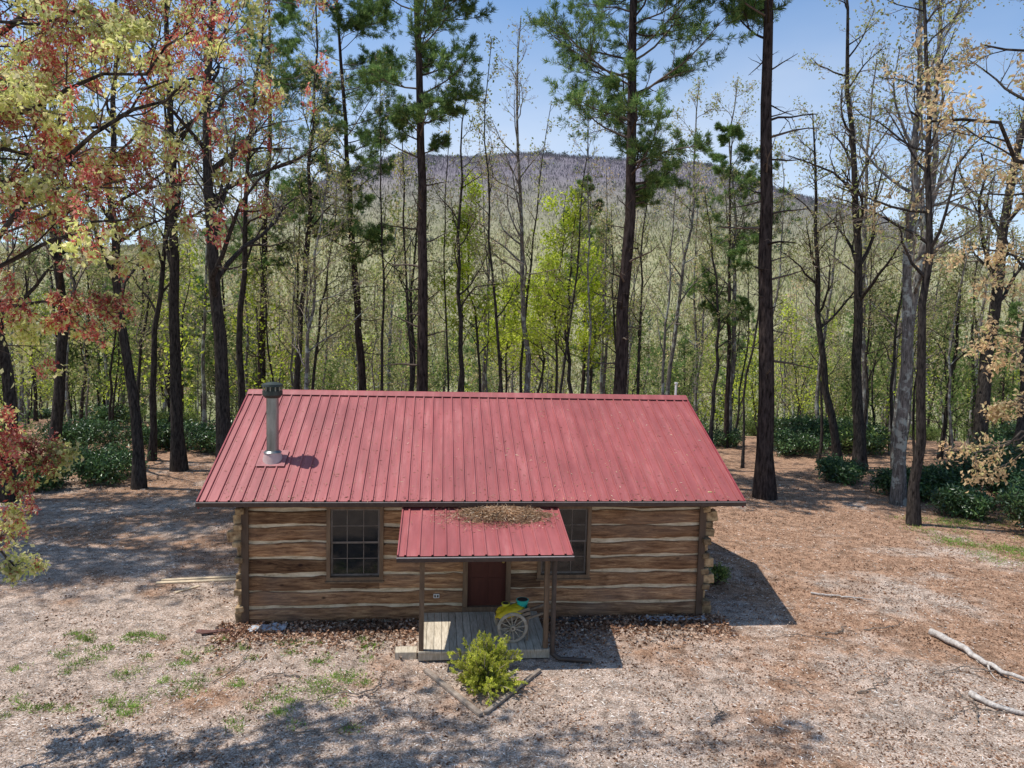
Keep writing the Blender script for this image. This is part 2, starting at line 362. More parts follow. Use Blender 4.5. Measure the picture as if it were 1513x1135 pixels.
def logwall(name,x0,x1,openings,tf,seed,H=2.7,nc=8,ext=.0):
    rng=np.random.default_rng(seed);mb=MB();mc=MB();ch=H/nc
    for i in range(nc):
        z0=i*ch;z1=z0+ch;zm=(z0+z1)/2
        cuts=[(a,b) for a,b,c0,c1 in openings if c0<z1-.01 and c1>z0+.01]
        cuts.sort();iv=[];cur=x0-ext
        for a,b in cuts: iv.append((cur,a));cur=b
        iv.append((cur,x1+ext))
        full=[o for o in openings if o[2]<z1-.01 and o[3]>z0+.01]
        for a,b in iv:
            log(mb,rng,a,b,z0,z1,tf)
            V=np.array([(a,0,z0),(b,0,z0),(b,.18,z0),(a,.18,z0),(a,0,z1),(b,0,z1),(b,.18,z1),(a,.18,z1)],float)
            V[:,0]+=np.where(V[:,0]==a,.001,-.001)
            mc.add(tf(V),[(0,3,2,1),(4,5,6,7),(0,1,5,4),(1,2,6,5),(2,3,7,6),(3,0,4,7)],0)
        for o in full:
            if o[3]<z1-.02: log(mb,rng,o[0],o[1],o[3],z1,tf)
            if o[2]>z0+.02: log(mb,rng,o[0],o[1],z0,o[2],tf)
            for q0,q1 in ((o[3],z1),(z0,o[2])):
                if q1>q0+.02:
                    V=np.array([(o[0],.01,q0),(o[1],.01,q0),(o[1],.18,q0),(o[0],.18,q0),(o[0],.01,q1),(o[1],.01,q1),(o[1],.18,q1),(o[0],.18,q1)])
                    mc.add(tf(V),[(0,3,2,1),(4,5,6,7),(0,1,5,4),(1,2,6,5),(2,3,7,6),(3,0,4,7)],0)
    mb.obj(name,[LOG],house);mc.obj(name+'_chinking',[CHINK],house)
W=4.73;DP=6.9
WL=(-3.06,-2.07,.96,2.38);WR=(1.27,2.24,.96,2.38);DR=(-.36,.64,.0,2.3);WB=(-1,0,.96,2.3)
logwall('front_log_wall',-W,W,[WL,DR,WR],lambda V:V,1)
rear=lambda V:np.stack([-V[:,0],DP-V[:,1],V[:,2]],1)
logwall('rear_log_wall',-W,W,[WB],rear,2)
logwall('left_log_wall',.18,DP-.18,[],lambda V:np.stack([-W+V[:,1],DP-V[:,0],V[:,2]],1),3)
logwall('right_log_wall',.18,DP-.18,[],lambda V:np.stack([W-V[:,1],V[:,0],V[:,2]],1),4)
rng=np.random.default_rng(8);mb=MB()
ch=2.7/8
for sx_ in(-1,1):
    for yb in(0,DP):
        sy=-1 if yb==0 else 1
        for i in range(8):
            z=i*ch+ch/2
            e=rng.uniform(.14,.38);hgt=ch*rng.uniform(.5,.68)
            a=rng.normal()*.09;Mr=np.array([[1,0,a],[0,1,0],[-a,0,1]])
            mb.box((sx_*(W+e/2+.0),yb-sy*.09,z-.03+rng.normal()*.01),(e,.20+rng.uniform(0,.05),hgt),0,Mr)
            e=rng.uniform(.05,.2)
            mb.box((sx_*(W-.02+rng.uniform(.08,.18)),yb-sy*.10+sy*e/2,z+ch*.48),(.17,.24+e,ch*rng.uniform(.3,.45)),0,Mr)
o=mb.obj('corner_log_ends',[LOGE],house);bm=o.modifiers.new('b','BEVEL');bm.width=.022;bm.segments=2
mb=MB()
for sx_ in(-1,1): mb.span((sx_*(W-.0)-.07,-.10,-.02),(sx_*(W-.0)+.07,-.068,2.55))
o=mb.obj('corner_boards',[m_simple('corner_board_wood',(.06,.037,.024),(.13,.083,.053),8,.7,st=(1,1,.2))],house)
def window(name,o,tf=None):
    x0,x1,z0,z1=o
    mb=MB();t=.075
    for a,b in(((x0-t,-.085,z0-t),(x1+t,.05,z0)),((x0-t,-.085,z1),(x1+t,.05,z1+t)),((x0-t,-.083,z0),(x0,.05,z1)),((x1,-.083,z0),(x1+t,.05,z1))): mb.span(a,b,0)
    mb.span((x0-t-.02,-.12,z0-t-.03),(x1+t+.02,-.02,z0-t-.001),0)
    w=.04;zm=(z0+z1)/2
    def sash(za,zb,y):
        mb.span((x0+.001,y,za),(x0+w,y+.03,zb),1);mb.span((x1-w,y,za),(x1-.001,y+.03,zb),1)
        mb.span((x0+w,y+.001,za),(x1-w,y+.029,za+w),1);mb.span((x0+w,y+.001,zb-w),(x1-w,y+.029,zb),1)
        for i in(1,2):
            xm=x0+(x1-x0)*i/3;mb.span((xm-.007,y+.004,za+w),(xm+.007,y+.02,zb-w),1)
        q=(za+zb)/2;mb.span((x0+w,y+.003,q-.007),(x1-w,y+.021,q+.007),1)
        mb.span((x0+.01,y+.012,za+.01),(x1-.01,y+.016,zb-.01),2)
    sash(z0+.001,zm+.02,.02);sash(zm-.02,z1-.001,-.02)
    mb.span((x0,.10,z0),(x1,.12,z1),3)
    if tf: mb.v=[tf(V) for V in mb.v]
    mb.obj(name,[FRAME,SASH,GLASS,TRIM],house)
window('window',WL);window('window_right',WR);window('window_rear',WB,rear)
mb=MB();x0,x1,z0,z1=DR
mb.span((x0,-.085,.3),(x0+.1,.05,z1),0);mb.span((x1-.1,-.085,.3),(x1,.05,z1),0);mb.span((x0,-.088,z1-.09),(x1,.05,z1-.001),0)
mb.span((x0,-.10,.0),(x1,.06,.30),2)
mb.span((x0+.1,-.01,.301),(x1-.1,.03,z1-.09),1)
for i in range(2):
    for j in range(3):
        a=x0+.18+i*.36;b=.42+j*.6;mb.span((a,-.022,b),(a+.28,-.0101,b+.48),1)
mb.cyl((x1-.16,-.01,1.25),(x1-.16,-.07,1.25),.028,m=3)
mb.obj('front_door',[FRAME,DOOR,POST,m_simple('brass',(.5,.35,.12),(.6,.45,.2),5,.3,1)],house)
mb=MB();mb.span((-.96,-.075,.50),(-.84,-.053,.58));mb.span((-.945,-.079,.515),(-.91,-.0751,.565),1);mb.span((-.89,-.079,.515),(-.855,-.0751,.565),1)
mb.obj('outlet_box',[m_simple('outlet_white',(.6,.6,.58),(.7,.7,.68),5,.5),TRIM],house)
# roof
He,Hr,RUN,OV,RL=2.62,4.42,3.452,.40,5.52
sl=(Hr-He)/(RUN+OV);th=math.atan(sl);Ls=math.hypot(RUN+OV,Hr-He)
FB=[(0,3,2,1),(4,5,6,7),(0,1,5,4),(1,2,6,5),(2,3,7,6),(3,0,4,7)]
def roofside(name,sgn):
    mb=MB()
    def tf(V):
        x,u,w=V[:,0],V[:,1],V[:,2];y=-OV+u*math.cos(th)-w*math.sin(th);z=He+u*math.sin(th)+w*math.cos(th)
        if sgn<0: y=2*RUN-y
        return np.stack([x,y,z],1)
    pitch=.229;nr=int(2*RL/pitch)
    prof=[(-.5,0),(-.09,0),(-.06,.03),(.06,.03),(.09,0),(.20,0),(.21,.007),(.25,.007),(.26,0),(.5,0)]
    xs=[];ws=[]
    for i in range(nr):
        xc=-RL+(i+.5)*pitch
        for a,w in prof[:-1]: xs.append(xc+a*pitch);ws.append(w)
    xs.append(-RL+nr*pitch);ws.append(0)
    xs=np.array(xs);ws=np.array(ws);U=np.linspace(0,Ls,12);S=len(xs)
    wob=vnoise(*np.meshgrid(xs,U),2.0,9,2)*.004
    V=np.zeros((12,S,3));V[...,0]=xs[None];V[...,1]=U[:,None];V[...,2]=ws[None]+wob
    idx=np.arange(12*S).reshape(12,S);F=np.stack([idx[:-1,:-1],idx[:-1,1:],idx[1:,1:],idx[1:,:-1]],-1).reshape(-1,4)
    if sgn<0:F=F[:,::-1]
    mb.add(tf(V.reshape(-1,3)),F,0)
    x1=-RL+nr*pitch
    V=np.array([(-RL,0,-.05),(x1,0,-.05),(x1,Ls,-.05),(-RL,Ls,-.05),(-RL,0,-.008),(x1,0,-.008),(x1,Ls-.01,-.008),(-RL,Ls-.01,-.008)],float)
    mb.add(tf(V),FB,1)
    for xa,xb in((-RL-.03,-RL-.001),(x1+.001,x1+.03)):
        V=np.array([(xa,-.02,-.16),(xb,-.02,-.16),(xb,Ls,-.16),(xa,Ls,-.16),(xa,-.02,.03),(xb,-.02,.03),(xb,Ls,.03),(xa,Ls,.03)],float)
        mb.add(tf(V),FB,2)
    mb.obj(name,[ROOF,TRIM,m_simple('rake_red',(.26,.045,.052),(.32,.065,.072),4,.5)],house)
    return x1
x1=roofside('roof_front',1);roofside('roof_rear',-1)
mb=MB()
V=[];
for x in(-RL-.035,x1+.035):
    V+=[(x,RUN-.2,Hr-.2*sl+.04),(x,RUN-.05,Hr+.032),(x,RUN,Hr+.05),(x,RUN+.05,Hr+.032),(x,RUN+.2,Hr-.2*sl+.04)]
mb.add(V,[(i,i+1,i+6,i+5)[::-1] for i in range(4)],0);mb.obj('ridge_cap',[ROOF],house)
mb=MB()
for y0,y1 in((-OV-.06,-OV+.0),(2*RUN+OV,2*RUN+OV+.06)):
    mb.span((-RL-.03,y0,He-.10),(x1+.03,y1,He-.018),0)
    mb.span((-RL-.03,y0-.001 if y0<0 else y0,He-.018),(x1+.03,y0+.012 if y0<0 else y1+.001,He-.006),1)
mb.span((-RL,-OV+.001,He-.10),(x1,-.0,He-.085),0)
mb.obj('eave_gutter',[TRIM,m_simple('gutter_lip',(.35,.30,.27),(.45,.4,.36),5,.4)],house)
mb=MB()
zg=2.70
for x in(-W+.02,W-.02):
    zt=Hr-.07;hh=(zt-zg)/sl
    V=[(x-.05,RUN-hh,zg),(x+.05,RUN-hh,zg),(x-.05,RUN+hh,zg),(x+.05,RUN+hh,zg),(x-.05,RUN,zt),(x+.05,RUN,zt)]
    mb.add(V,[(0,2,3,1),],0);mb.add(V,[(0,4,2),(1,3,5)],0);mb.add(V,[(0,1,5,4),(2,4,5,3)],0)
    s_=-1 if x<0 else 1
    for k in range(-13,14):
        y=RUN+k*.24;ht=zt-abs(k*.24)*sl-zg-.05
        if ht>.05: mb.span((x+s_*.05,y-.02,zg),(x+s_*.068,y+.02,zg+ht),0)
mb.obj('gable_boards',[POST],house)
# chimney
mb=MB();cx_,cy_=-4.4,.86;zb=He+sl*(cy_+OV)
mb.cyl((cx_,cy_,zb-.15),(cx_,cy_,zb+.16),.24,.17,24,1);mb.cyl((cx_,cy_,zb+.16),(cx_,cy_,zb+.20),.19,.15,24,0)
mb.box((cx_,cy_,zb+.034),(.58,.58,.006),4,np.array([[1,0,0],[0,math.cos(th),-math.sin(th)],[0,math.sin(th),math.cos(th)]]))
mb.cyl((cx_,cy_,zb),(cx_,cy_,zb+1.32),.125,k=24,m=0)
for z in(.55,1.0): mb.cyl((cx_,cy_,zb+z),(cx_,cy_,zb+z+.02),.131,k=24,m=0)
mb.cyl((cx_,cy_,zb+1.32),(cx_,cy_,zb+1.38),.15,.20,24,2);mb.cyl((cx_,cy_,zb+1.38),(cx_,cy_,zb+1.47),.205,k=24,m=2)
mb.cyl((cx_,cy_,zb+1.47),(cx_,cy_,zb+1.56),.16,k=24,m=2)
for i in range(12):
    a=i*math.pi/6;mb.box((cx_+.19*math.cos(a),cy_+.19*math.sin(a),zb+1.515),(.02,.02,.09),3)
mb.cyl((cx_,cy_,zb+1.56),(cx_,cy_,zb+1.61),.22,.21,24,2);mb.cyl((cx_,cy_,zb+1.61),(cx_,cy_,zb+1.65),.21,.08,24,2)
mb.obj('stovepipe_chimney',[m_simple('galvanised_pipe',(.14,.15,.14),(.34,.35,.34),4,.35,.75,st=(1,1,.3)),m_simple('flashing',(.45,.30,.28),(.62,.50,.47),4,.5),m_simple('chimney_cap',(.03,.04,.035),(.07,.08,.07),6,.5,.4),m_simple('cap_mesh',(.25,.25,.2),(.3,.3,.25),6,.5,.5),m_simple('roof_boot',(.30,.10,.10),(.44,.20,.19),4,.5)],house)
mb=MB();mb.cyl((5.35,RUN+.35,Hr-.3),(5.35,RUN+.35,Hr+.32),.03,k=10);mb.cyl((5.35,RUN+.35,Hr+.32),(5.35,RUN+.35,Hr+.36),.045,k=10)
mb.obj('vent_pipe',[m_simple('white_pipe',(.6,.6,.55),(.7,.7,.65),5,.5)],house)
# porch
PA0,PA1,PF=-1.22,1.20,-1.87
mb=MB();nb=17;w=(PA1-PA0)/nb
for i in range(nb):
    mb.span((PA0+i*w+.004,PF-.03,.17),(PA0+(i+1)*w-.004,-.12,.205),0)
mb.span((PA0,PF,.03),(PA1,PF+.04,.168),0);mb.span((PA0,PF+.04,.03),(PA0+.04,-.12,.168),0);mb.span((PA1-.04,PF+.04,.03),(PA1,-.12,.168),0)
mb.obj('porch_deck',[DECK],house)
mb=MB();mb.span((PA0-.42,PF+.12,0),(PA0-.03,PF+.38,.13),0)
mb.span((PA0-.42,PF+.13,.131),(PA0-.03,PF+.37,.135),0)
mb.obj('porch_step',[DECK],house)
pz0,pz1=2.06,2.56;pyf=-2.12;psl=(pz1-pz0)/(0-pyf);PX0,PX1=-1.58,1.52
mb=MB();pt=math.atan(psl);PL=math.hypot(pyf,pz1-pz0)
prof=[(-.5,0),(-.09,0),(-.06,.026),(.06,.026),(.09,0),(.5,0)];nr=13;pitch=(PX1-PX0)/nr;xs=[];ws=[]
for i in range(nr):
    for a,w_ in prof[:-1]: xs.append(PX0+(i+.5+a)*pitch);ws.append(w_)
xs.append(PX1);ws.append(0);S=len(xs);V=np.zeros((2,S,3));V[...,0]=xs
for j,u in enumerate((0,PL)):
    V[j,:,1]=pyf+u*math.cos(pt)-np.array(ws)*math.sin(pt);V[j,:,2]=pz0+u*math.sin(pt)+np.array(ws)*math.cos(pt)
idx=np.arange(2*S).reshape(2,S);mb.add(V.reshape(-1,3),np.stack([idx[0,:-1],idx[0,1:],idx[1,1:],idx[1,:-1]],-1),0)
V=np.array([(PX0,pyf,pz0-.05),(PX1,pyf,pz0-.05),(PX1,0,pz1-.05),(PX0,0,pz1-.05),(PX0,pyf,pz0-.006),(PX1,pyf,pz0-.006),(PX1,0,pz1-.006),(PX0,0,pz1-.006)])
mb.add(V,FB,1)
for xa,xb in((PX0-.025,PX0-.001),(PX1+.001,PX1+.025)):
    V=np.array([(xa,pyf,pz0-.09),(xb,pyf,pz0-.09),(xb,0,pz1-.09),(xa,0,pz1-.09),(xa,pyf,pz0+.028),(xb,pyf,pz0+.028),(xb,0,pz1+.028),(xa,0,pz1+.028)]);mb.add(V,FB,0)
mb.span((PX0-.03,pyf-.07,pz0-.09),(PX1+.03,pyf-.002,pz0-.02),1);mb.span((PX0-.03,pyf-.071,pz0-.02),(PX1+.03,pyf-.055,pz0-.005),2)
mb.span((PX0+.1,PF-.03,pz0-.12),(PX1-.1,PF+.06,pz0-.055),3)
mb.obj('porch_roof',[ROOF,TRIM,m_simple('porch_gutter_lip',(.42,.36,.33),(.5,.45,.42),5,.4),POST],house)
mb=MB()
mb.span((PA0+.01,PF,.206),(PA0+.10,PF+.09,pz0-.10));mb.span((PA1-.12,PF,.206),(PA1-.03,PF+.09,pz0-.10));
mb.obj('porch_posts',[POST],house)
mb=MB();dx=PA1+.045
mb.cyl((dx,PF-.05,pz0-.08),(dx,PF-.05,.12),.045,k=10);mb.cyl((dx,PF-.05,.13),(dx+.12,PF-.09,.05),.045,k=10);mb.cyl((dx+.10,PF-.09,.05),(dx+.72,PF-.20,.045),.042,k=10)
mb.obj('downspout',[m_simple('downspout_brown',(.05,.035,.028),(.09,.065,.05),5,.5)],house)
rng=np.random.default_rng(31);mb=MB()
K=24;J=8;an=np.linspace(0,2*np.pi,K,endpoint=False);V=[]
def pr(y): return pz0+(y-pyf)*psl
cxp,cyp=.35,-.72
for j in range(J):
    q=j/(J-1);
    for a in an:
        rx=.92*(1+.22*math.sin(3*a+1)+.12*math.sin(7*a));ry=.32*(1+.3*math.sin(2*a+2)+.15*math.sin(5*a))
        x=cxp+math.cos(a)*rx*q;y=cyp+math.sin(a)*ry*q;V.append((x,y,pr(y)+.095*(1-q**2)+.012*rng.random()*(1-q)-.0))
i=np.arange(K);F=[]
for j in range(J-1):
    F.append(np.stack([j*K+i,(j+1)*K+i,(j+1)*K+(i+1)%K,j*K+(i+1)%K],1))
mb.add(V,np.vstack(F),0,True)
N=7000;a=rng.uniform(0,6.28,N);q=np.abs(rng.normal(size=N))*.6
x=cxp+np.cos(a)*q*1.0;y=cyp+np.sin(a)*q*.36
k=(x<1.45)&(x>-1.5)&(y<-.3)
x=x[k];y=y[k];q=q[k]
C=np.stack([x,y,pr(y)+.035+.085*np.clip(1-q**2,0,1)],1)
D=rng.normal(size=(len(C),3));D[:,2]*=.2;leafq(mb,rng,C,.11,.09,1,0,nrm(D),.1)
STRAW=m_leaf('pine_straw',[(0,(.18,.09,.045)),(.5,(.38,.23,.13)),(.85,(.54,.38,.24)),(1,(.68,.56,.42))],.1,2)
mb.obj('needle_pile',[m_simple('needle_pile_base',(.12,.06,.03),(.26,.15,.09),25,.95,bump=.8),STRAW],house)
N=1500;x=rng.uniform(-5.3,5.3,N);u=rng.uniform(0,1,N)**1.6*Ls
C=np.stack([x,-OV+u*math.cos(th),He+u*math.sin(th)+.012],1);D=rng.normal(size=(N,3));D[:,2]=D[:,1]*sl*.9;mb=MB()
leafq(mb,rng,C,.07,.16,0,0,nrm(D),.05);mb.obj('roof_needles',[STRAW],house)
# ---------------------------------------------------------------- cart on the porch
def loc2w(a,b,z=0):
    c,s=math.cos(PSI),math.sin(PSI);return (HX+a*c-b*s,HY+a*s+b*c,z)
cart=empty('garden_cart',loc2w(.52,-1.38,.206),PSI+.05)
WOODG=m_simple('weathered_wood',(.13,.095,.065),(.30,.23,.165),10,.8,st=(1,1,1))
WHW=m_simple('wheel_wood',(.26,.21,.15),(.50,.42,.32),10,.8)
def wheel(name,y):
    mb=MB();R=.28;zc=R+.012;K=40;an=np.arange(K)*2*np.pi/K
    rings=[(R,-.02),(R+.012,0),(R,.02),(R-.045,.02),(R-.045,-.02)]
    V=np.array([[(math.cos(a)*r,y+w,zc+math.sin(a)*r) for r,w in rings] for a in an]);idx=np.arange(K*5).reshape(K,5)
    F=np.stack([idx,np.roll(idx,-1,1),np.roll(np.roll(idx,-1,0),-1,1),np.roll(idx,-1,0)],-1).reshape(-1,4);mb.add(V.reshape(-1,3),F,0)
    for i in range(12):
        a=i*math.pi/6+.1;mb.cyl((math.cos(a)*.04,y,zc+math.sin(a)*.04),(math.cos(a)*(R-.03),y,zc+math.sin(a)*(R-.03)),.011,k=6)
    mb.cyl((0,y-.05,zc),(0,y+.04,zc),.05,.045,14);mb.cyl((0,y-.055,zc),(0,y-.0501,zc),.018,k=10,m=1)
    mb.obj(name,[WHW,TRIM],cart)
wheel('wheel_near',-.22);wheel('wheel_far',.26)
mb=MB();mb.cyl((0,-.22,.292),(0,.26,.292),.016,k=8)
a0=.30;Mr=np.array([[math.cos(a0),0,-math.sin(a0)],[0,1,0],[math.sin(a0),0,math.cos(a0)]])
def rb(c,d): mb.box(np.array([0.04,.02,.44])+Mr@np.array(c),d,0,Mr)
rb((0,0,-.05),(.62,.40,.02));
for s_ in(-1,1):
    rb((0,s_*.2,.02),(.64,.018,.06));rb((0,s_*.2,.10),(.66,.018,.055));rb((.26,s_*.17,-.085),(1.05,.03,.04))
rb((-.315,0,.05),(.018,.38,.16));rb((.315,0,.05),(.018,.38,.16))
mb.box((.30,-.14,.22),(.03,.03,.44));mb.box((.30,.18,.22),(.03,.03,.44))
mb.obj('cart_body',[WOODG],cart)
def lump(name,c,d,mat,seed,par,bumpy=.12):
    rng=np.random.default_rng(seed);K,J=32,18;V=[];ph=rng.uniform(0,6,6)
    for j in range(J+1):
        t=np.pi*j/J
        for i in range(K):
            a=2*np.pi*i/K;r=1+bumpy*(math.sin(3*a+ph[0]+2*t)+.7*math.sin(7*a+ph[1])*math.sin(5*t+ph[2])+.4*math.sin(11*a+ph[3]+6*t))
            sx=np.sign(math.cos(a))*abs(math.cos(a))**.6;sy=np.sign(math.sin(a))*abs(math.sin(a))**.6
            V.append((c[0]+d[0]*r*math.sin(t)**.7*sx,c[1]+d[1]*r*math.sin(t)**.7*sy,c[2]+d[2]*math.cos(t)*r+.25*d[0]*r*math.sin(t)*sx))
    idx=np.arange((J+1)*K).reshape(J+1,K);F=np.stack([idx[:-1],np.roll(idx[:-1],-1,1),np.roll(idx[1:],-1,1),idx[1:]],-1).reshape(-1,4)[:,::-1]
    mb=MB();mb.add(V,F,0,True);return mb.obj(name,[mat],par)
lump('yellow_sack',(-.05,-.03,.53),(.26,.18,.10),m_simple('yellow_plastic',(.55,.38,.01),(.72,.53,.03),8,.5),4,cart,.09)
mb=MB();K=20
def pot(mb,c,r0,r1,h,m):
    mb.cyl(c,(c[0],c[1],c[2]+h),r0,r1,20,m,True);mb.cyl((c[0],c[1],c[2]+h),(c[0],c[1],c[2]+h+.02),r1+.012,r1+.012,20,m)
    mb.cyl((c[0],c[1],c[2]+h+.0205),(c[0],c[1],c[2]+h+.022),r1-.01,r1-.01,20,1)
pot(mb,(.22,.02,.52),.08,.11,.20,0)
mb.obj('teal_pot',[m_simple('teal_plastic',(.02,.36,.29),(.04,.46,.37),5,.4),m_simple('soil',(.03,.02,.015),(.06,.04,.03),20,.95)],cart)
mb=MB();pot(mb,(-.10,.04,.57),.05,.07,.08,0);mb.obj('yellow_pot',[m_simple('yellow_pot_plastic',(.50,.46,.03),(.6,.56,.06),5,.4),m_simple('soil2',(.03,.02,.015),(.06,.04,.03),20,.95)],cart)
# ---------------------------------------------------------------- yard objects
TIMB=m_simple('landscape_timber',(.16,.12,.09),(.38,.31,.25),9,.9,st=(1,1,1),bump=.5)
def timber(name,p,q,wd=.10,ht=.09,mat=TIMB,z=.0):
    p=np.array(p,float);q=np.array(q,float);d=q-p;L=np.linalg.norm(d);a=math.atan2(d[1],d[0])
    mb=MB();mb.box((0,0,0),(L,wd,ht));o=mb.obj(name,[mat]);m=(p+q)/2
    o.location=(m[0],m[1],float(gh(m[0],m[1]))+ht/2+z);o.rotation_euler=(0,0,a);b=o.modifiers.new('b','BEVEL');b.width=.012;b.segments=2;return o
timber('garden_timber',(-1.42,12.15),(-.36,10.72),.085,.06,z=.01);timber('garden_timber',(-.30,10.78),(.62,12.25),.075,.05,z=.01)
PLANK=m_simple('pale_lumber',(.50,.38,.24),(.68,.55,.38),6,.8,st=(3,3,3))
timber('lumber_board',(-8.15,16.05),(-6.3,16.42),.12,.04,PLANK);timber('lumber_board',(-8.1,16.2),(-6.2,16.62),.10,.04,PLANK,.012);timber('lumber_board',(-7.45,15.5),(-7.1,15.95),.09,.03,PLANK)
RUST=m_simple('brown_metal_scrap',(.10,.045,.035),(.17,.08,.06),6,.5);GREY=m_simple('grey_plastic',(.28,.30,.33),(.5,.52,.55),7,.4,bump=.6)
timber('trim_scrap',(-6.1,13.55),(-5.2,13.45),.14,.03,RUST);timber('trim_scrap',(-5.95,13.4),(-5.4,13.62),.10,.03,RUST,.03)
def sheetling(name,c,w,d,mat,seed,amp=.05,rz=0):
    xs=np.linspace(-w/2,w/2,24);ys=np.linspace(-d/2,d/2,8);X,Y=np.meshgrid(xs,ys)
    Z=.03+np.abs(vnoise(X,Y,.35,seed,3))*amp;X=X+vnoise(Y,X,.5,seed+1,2)*.06;Y=Y+vnoise(X,Y,.6,seed+2,2)*.07
    V=np.stack([X,Y,Z],-1).reshape(-1,3);i=np.arange(X.size).reshape(X.shape);F=np.stack([i[:-1,:-1],i[:-1,1:],i[1:,1:],i[1:,:-1]],-1).reshape(-1,4)
    mb=MB();mb.add(V,F,0,True);o=mb.obj(name,[mat]);o.location=c;o.rotation_euler=(0,0,rz);return o
sheetling('plastic_sheeting',(-4.75,13.7,.01),.75,.28,GREY,3,.12,.2)
BLK=m_simple('black_plastic',(.02,.02,.022),(.10,.10,.10),6,.35,bump=.6)
x,y,_=loc2w(2.2,-.22);sheetling('plastic_sheeting',(x,y,.01),1.6,.22,BLK,6,.10,PSI)
x,y,_=loc2w(4.1,-.25);sheetling('plastic_sheeting',(x,y,.01),1.5,.22,GREY,7,.06,PSI)
DEADW=m_bark('dead_wood',(.30,.26,.23),(.62,.57,.52),5)
DEADD=m_bark('dead_wood_dark',(.10,.08,.065),(.28,.23,.19),5)
def stick(name,pts,r,mat=DEADW,seed=0,n=3):
    rng=np.random.default_rng(seed);pts=np.array(pts,float);t=np.linspace(0,len(pts)-1,14);P=np.stack([np.interp(t,range(len(pts)),pts[:,k]) for k in range(3)],1)
    P[1:-1]+=rng.normal(size=(12,3))*[.03,.03,.01];P[:,2]=np.maximum(P[:,2],r*.6)
    R=(r*np.linspace(1,.35,14))[None];mb=MB();tubes(mb,P[None],R,8,0)
    if n:
        a,ra=grow(rng,P[None],R,n,.2,.95,(.4,.9),.3,5,.12,0,.5);a[...,2]=np.clip(a[...,2],.01,.25);tubes(mb,a,ra,5,0)
    return mb.obj(name,[mat])
stick('fallen_branch',[(8.75,14.2,.08),(8.95,13.5,.1),(9.0,13.0,.05),(9.15,12.4,.1),(9.5,11.8,.05)],.075,seed=1)
stick('fallen_branch',[(8.0,11.75,.05),(8.1,11.4,.06),(8.5,11.1,.04),(8.9,10.9,.05)],.06,seed=2)
stick('fallen_branch',[(7.2,16.4,.03),(8.0,16.1,.06),(8.5,16.0,.03)],.025,seed=3,n=4)
rng=np.random.default_rng(44)
for i in range(26):
    x=rng.uniform(-7,10);y=rng.uniform(9.8,16.5);
    if -6.5<x<5.5 and y>12: continue
    if abs(x+.3)<1.6 and y>10.5: continue
    a=rng.uniform(0,3.1);L=rng.uniform(.5,1.6)
    stick('fallen_stick',[(x,y,.03),(x+math.cos(a)*L*.5,y+math.sin(a)*L*.5,.05),(x+math.cos(a+.3)*L,y+math.sin(a+.3)*L,.02)],rng.uniform(.008,.018),DEADD,i+10,4)
rng=np.random.default_rng(71);mb=MB();nst=95;an=rng.uniform(0,6.28,nst);tilt=rng.uniform(.05,1.15,nst);S=6;P=np.zeros((nst,S,3));Lr=rng.uniform(.36,.86,nst)
for s_ in range(S):
    q=s_/(S-1);tt=tilt*(1+.25*q);P[:,s_,0]=np.cos(an)*np.sin(tt)*Lr*q*.95;P[:,s_,1]=np.sin(an)*np.sin(tt)*Lr*q*.95;P[:,s_,2]=np.cos(tt)*Lr*q
R=np.tile(np.linspace(.010,.004,S),(nst,1));tubes(mb,P,R,4,0)
a,ra=grow(rng,P,R,10,.15,1,(.4,.9),.34,4,.15,.06,.6,rmin=.003);tubes(mb,a,ra,3,0)
Q=np.repeat(np.concatenate([a,a]),24,0);t=rng.uniform(0,1,len(Q));C=lerp(Q,t);leafq(mb,rng,C,.042,.28,1,0,nrm(Q[:,-1]-Q[:,0]),.8)
o=mb.obj('arborvitae_shrub',[TWIG,L_THU]);o.location=(-.36,11.70,0)
# ---------------------------------------------------------------- litter, grass
rng=np.random.default_rng(90)
N=150000;y=8.5+22*rng.random(N)**1.25;x=rng.uniform(-1,1,N)*(y*.78+.5)
dx=(x-HX)*math.cos(PSI)+(y-HY)*math.sin(PSI);dy=-(x-HX)*math.sin(PSI)+(y-HY)*math.cos(PSI)
k=~((np.abs(dx)<W+.1)&(dy>-.1)&(dy<DP+.1))&~((dx>PA0-.03)&(dx<PA1+.03)&(dy>PF-.05)&(dy<0))
k&=(vnoise(x,y,1.4,77,3)+rng.normal(size=N)*.5)>-.35
x=x[k];y=y[k];C=np.stack([x,y,gh(x,y)+.008+.012*rng.random(len(x))],1)
D=rng.normal(size=(len(C),3));D[:,2]*=.1;D=nrm(D);mb=MB()
isleaf=(vnoise(x,y,2.2,78,3)*1.2+rng.normal(size=len(x))*.35+(x+1)*.03)>.20
leafq(mb,rng,C[~isleaf],.08,.14,0,0,D[~isleaf],.12);leafq(mb,rng,C[isleaf],.052,.55,1,0,D[isleaf],.12)
CHIP=m_leaf('straw_chips',[(0,(.14,.085,.055)),(.3,(.38,.28,.20)),(.6,(.62,.53,.44)),(1,(.90,.86,.80))],.1,.5)
DRYL=m_leaf('dry_leaves',[(0,(.08,.038,.022)),(.4,(.26,.14,.085)),(.8,(.44,.28,.185)),(1,(.66,.52,.40))],.1,.5)
mb.obj('leaf_litter',[CHIP,DRYL])
N=9000;a=rng.uniform(-5.2,5.2,N);b=-.05-np.abs(rng.normal(size=N))*.55;k=~((a>PA0-.05)&(a<PA1+.05)&(b>PF));a=a[k];b=b[k]
x=HX+a*math.cos(PSI)-b*math.sin(PSI);y=HY+a*math.sin(PSI)+b*math.cos(PSI);C=np.stack([x,y,.012+.05*rng.random(len(x))],1);mb=MB()
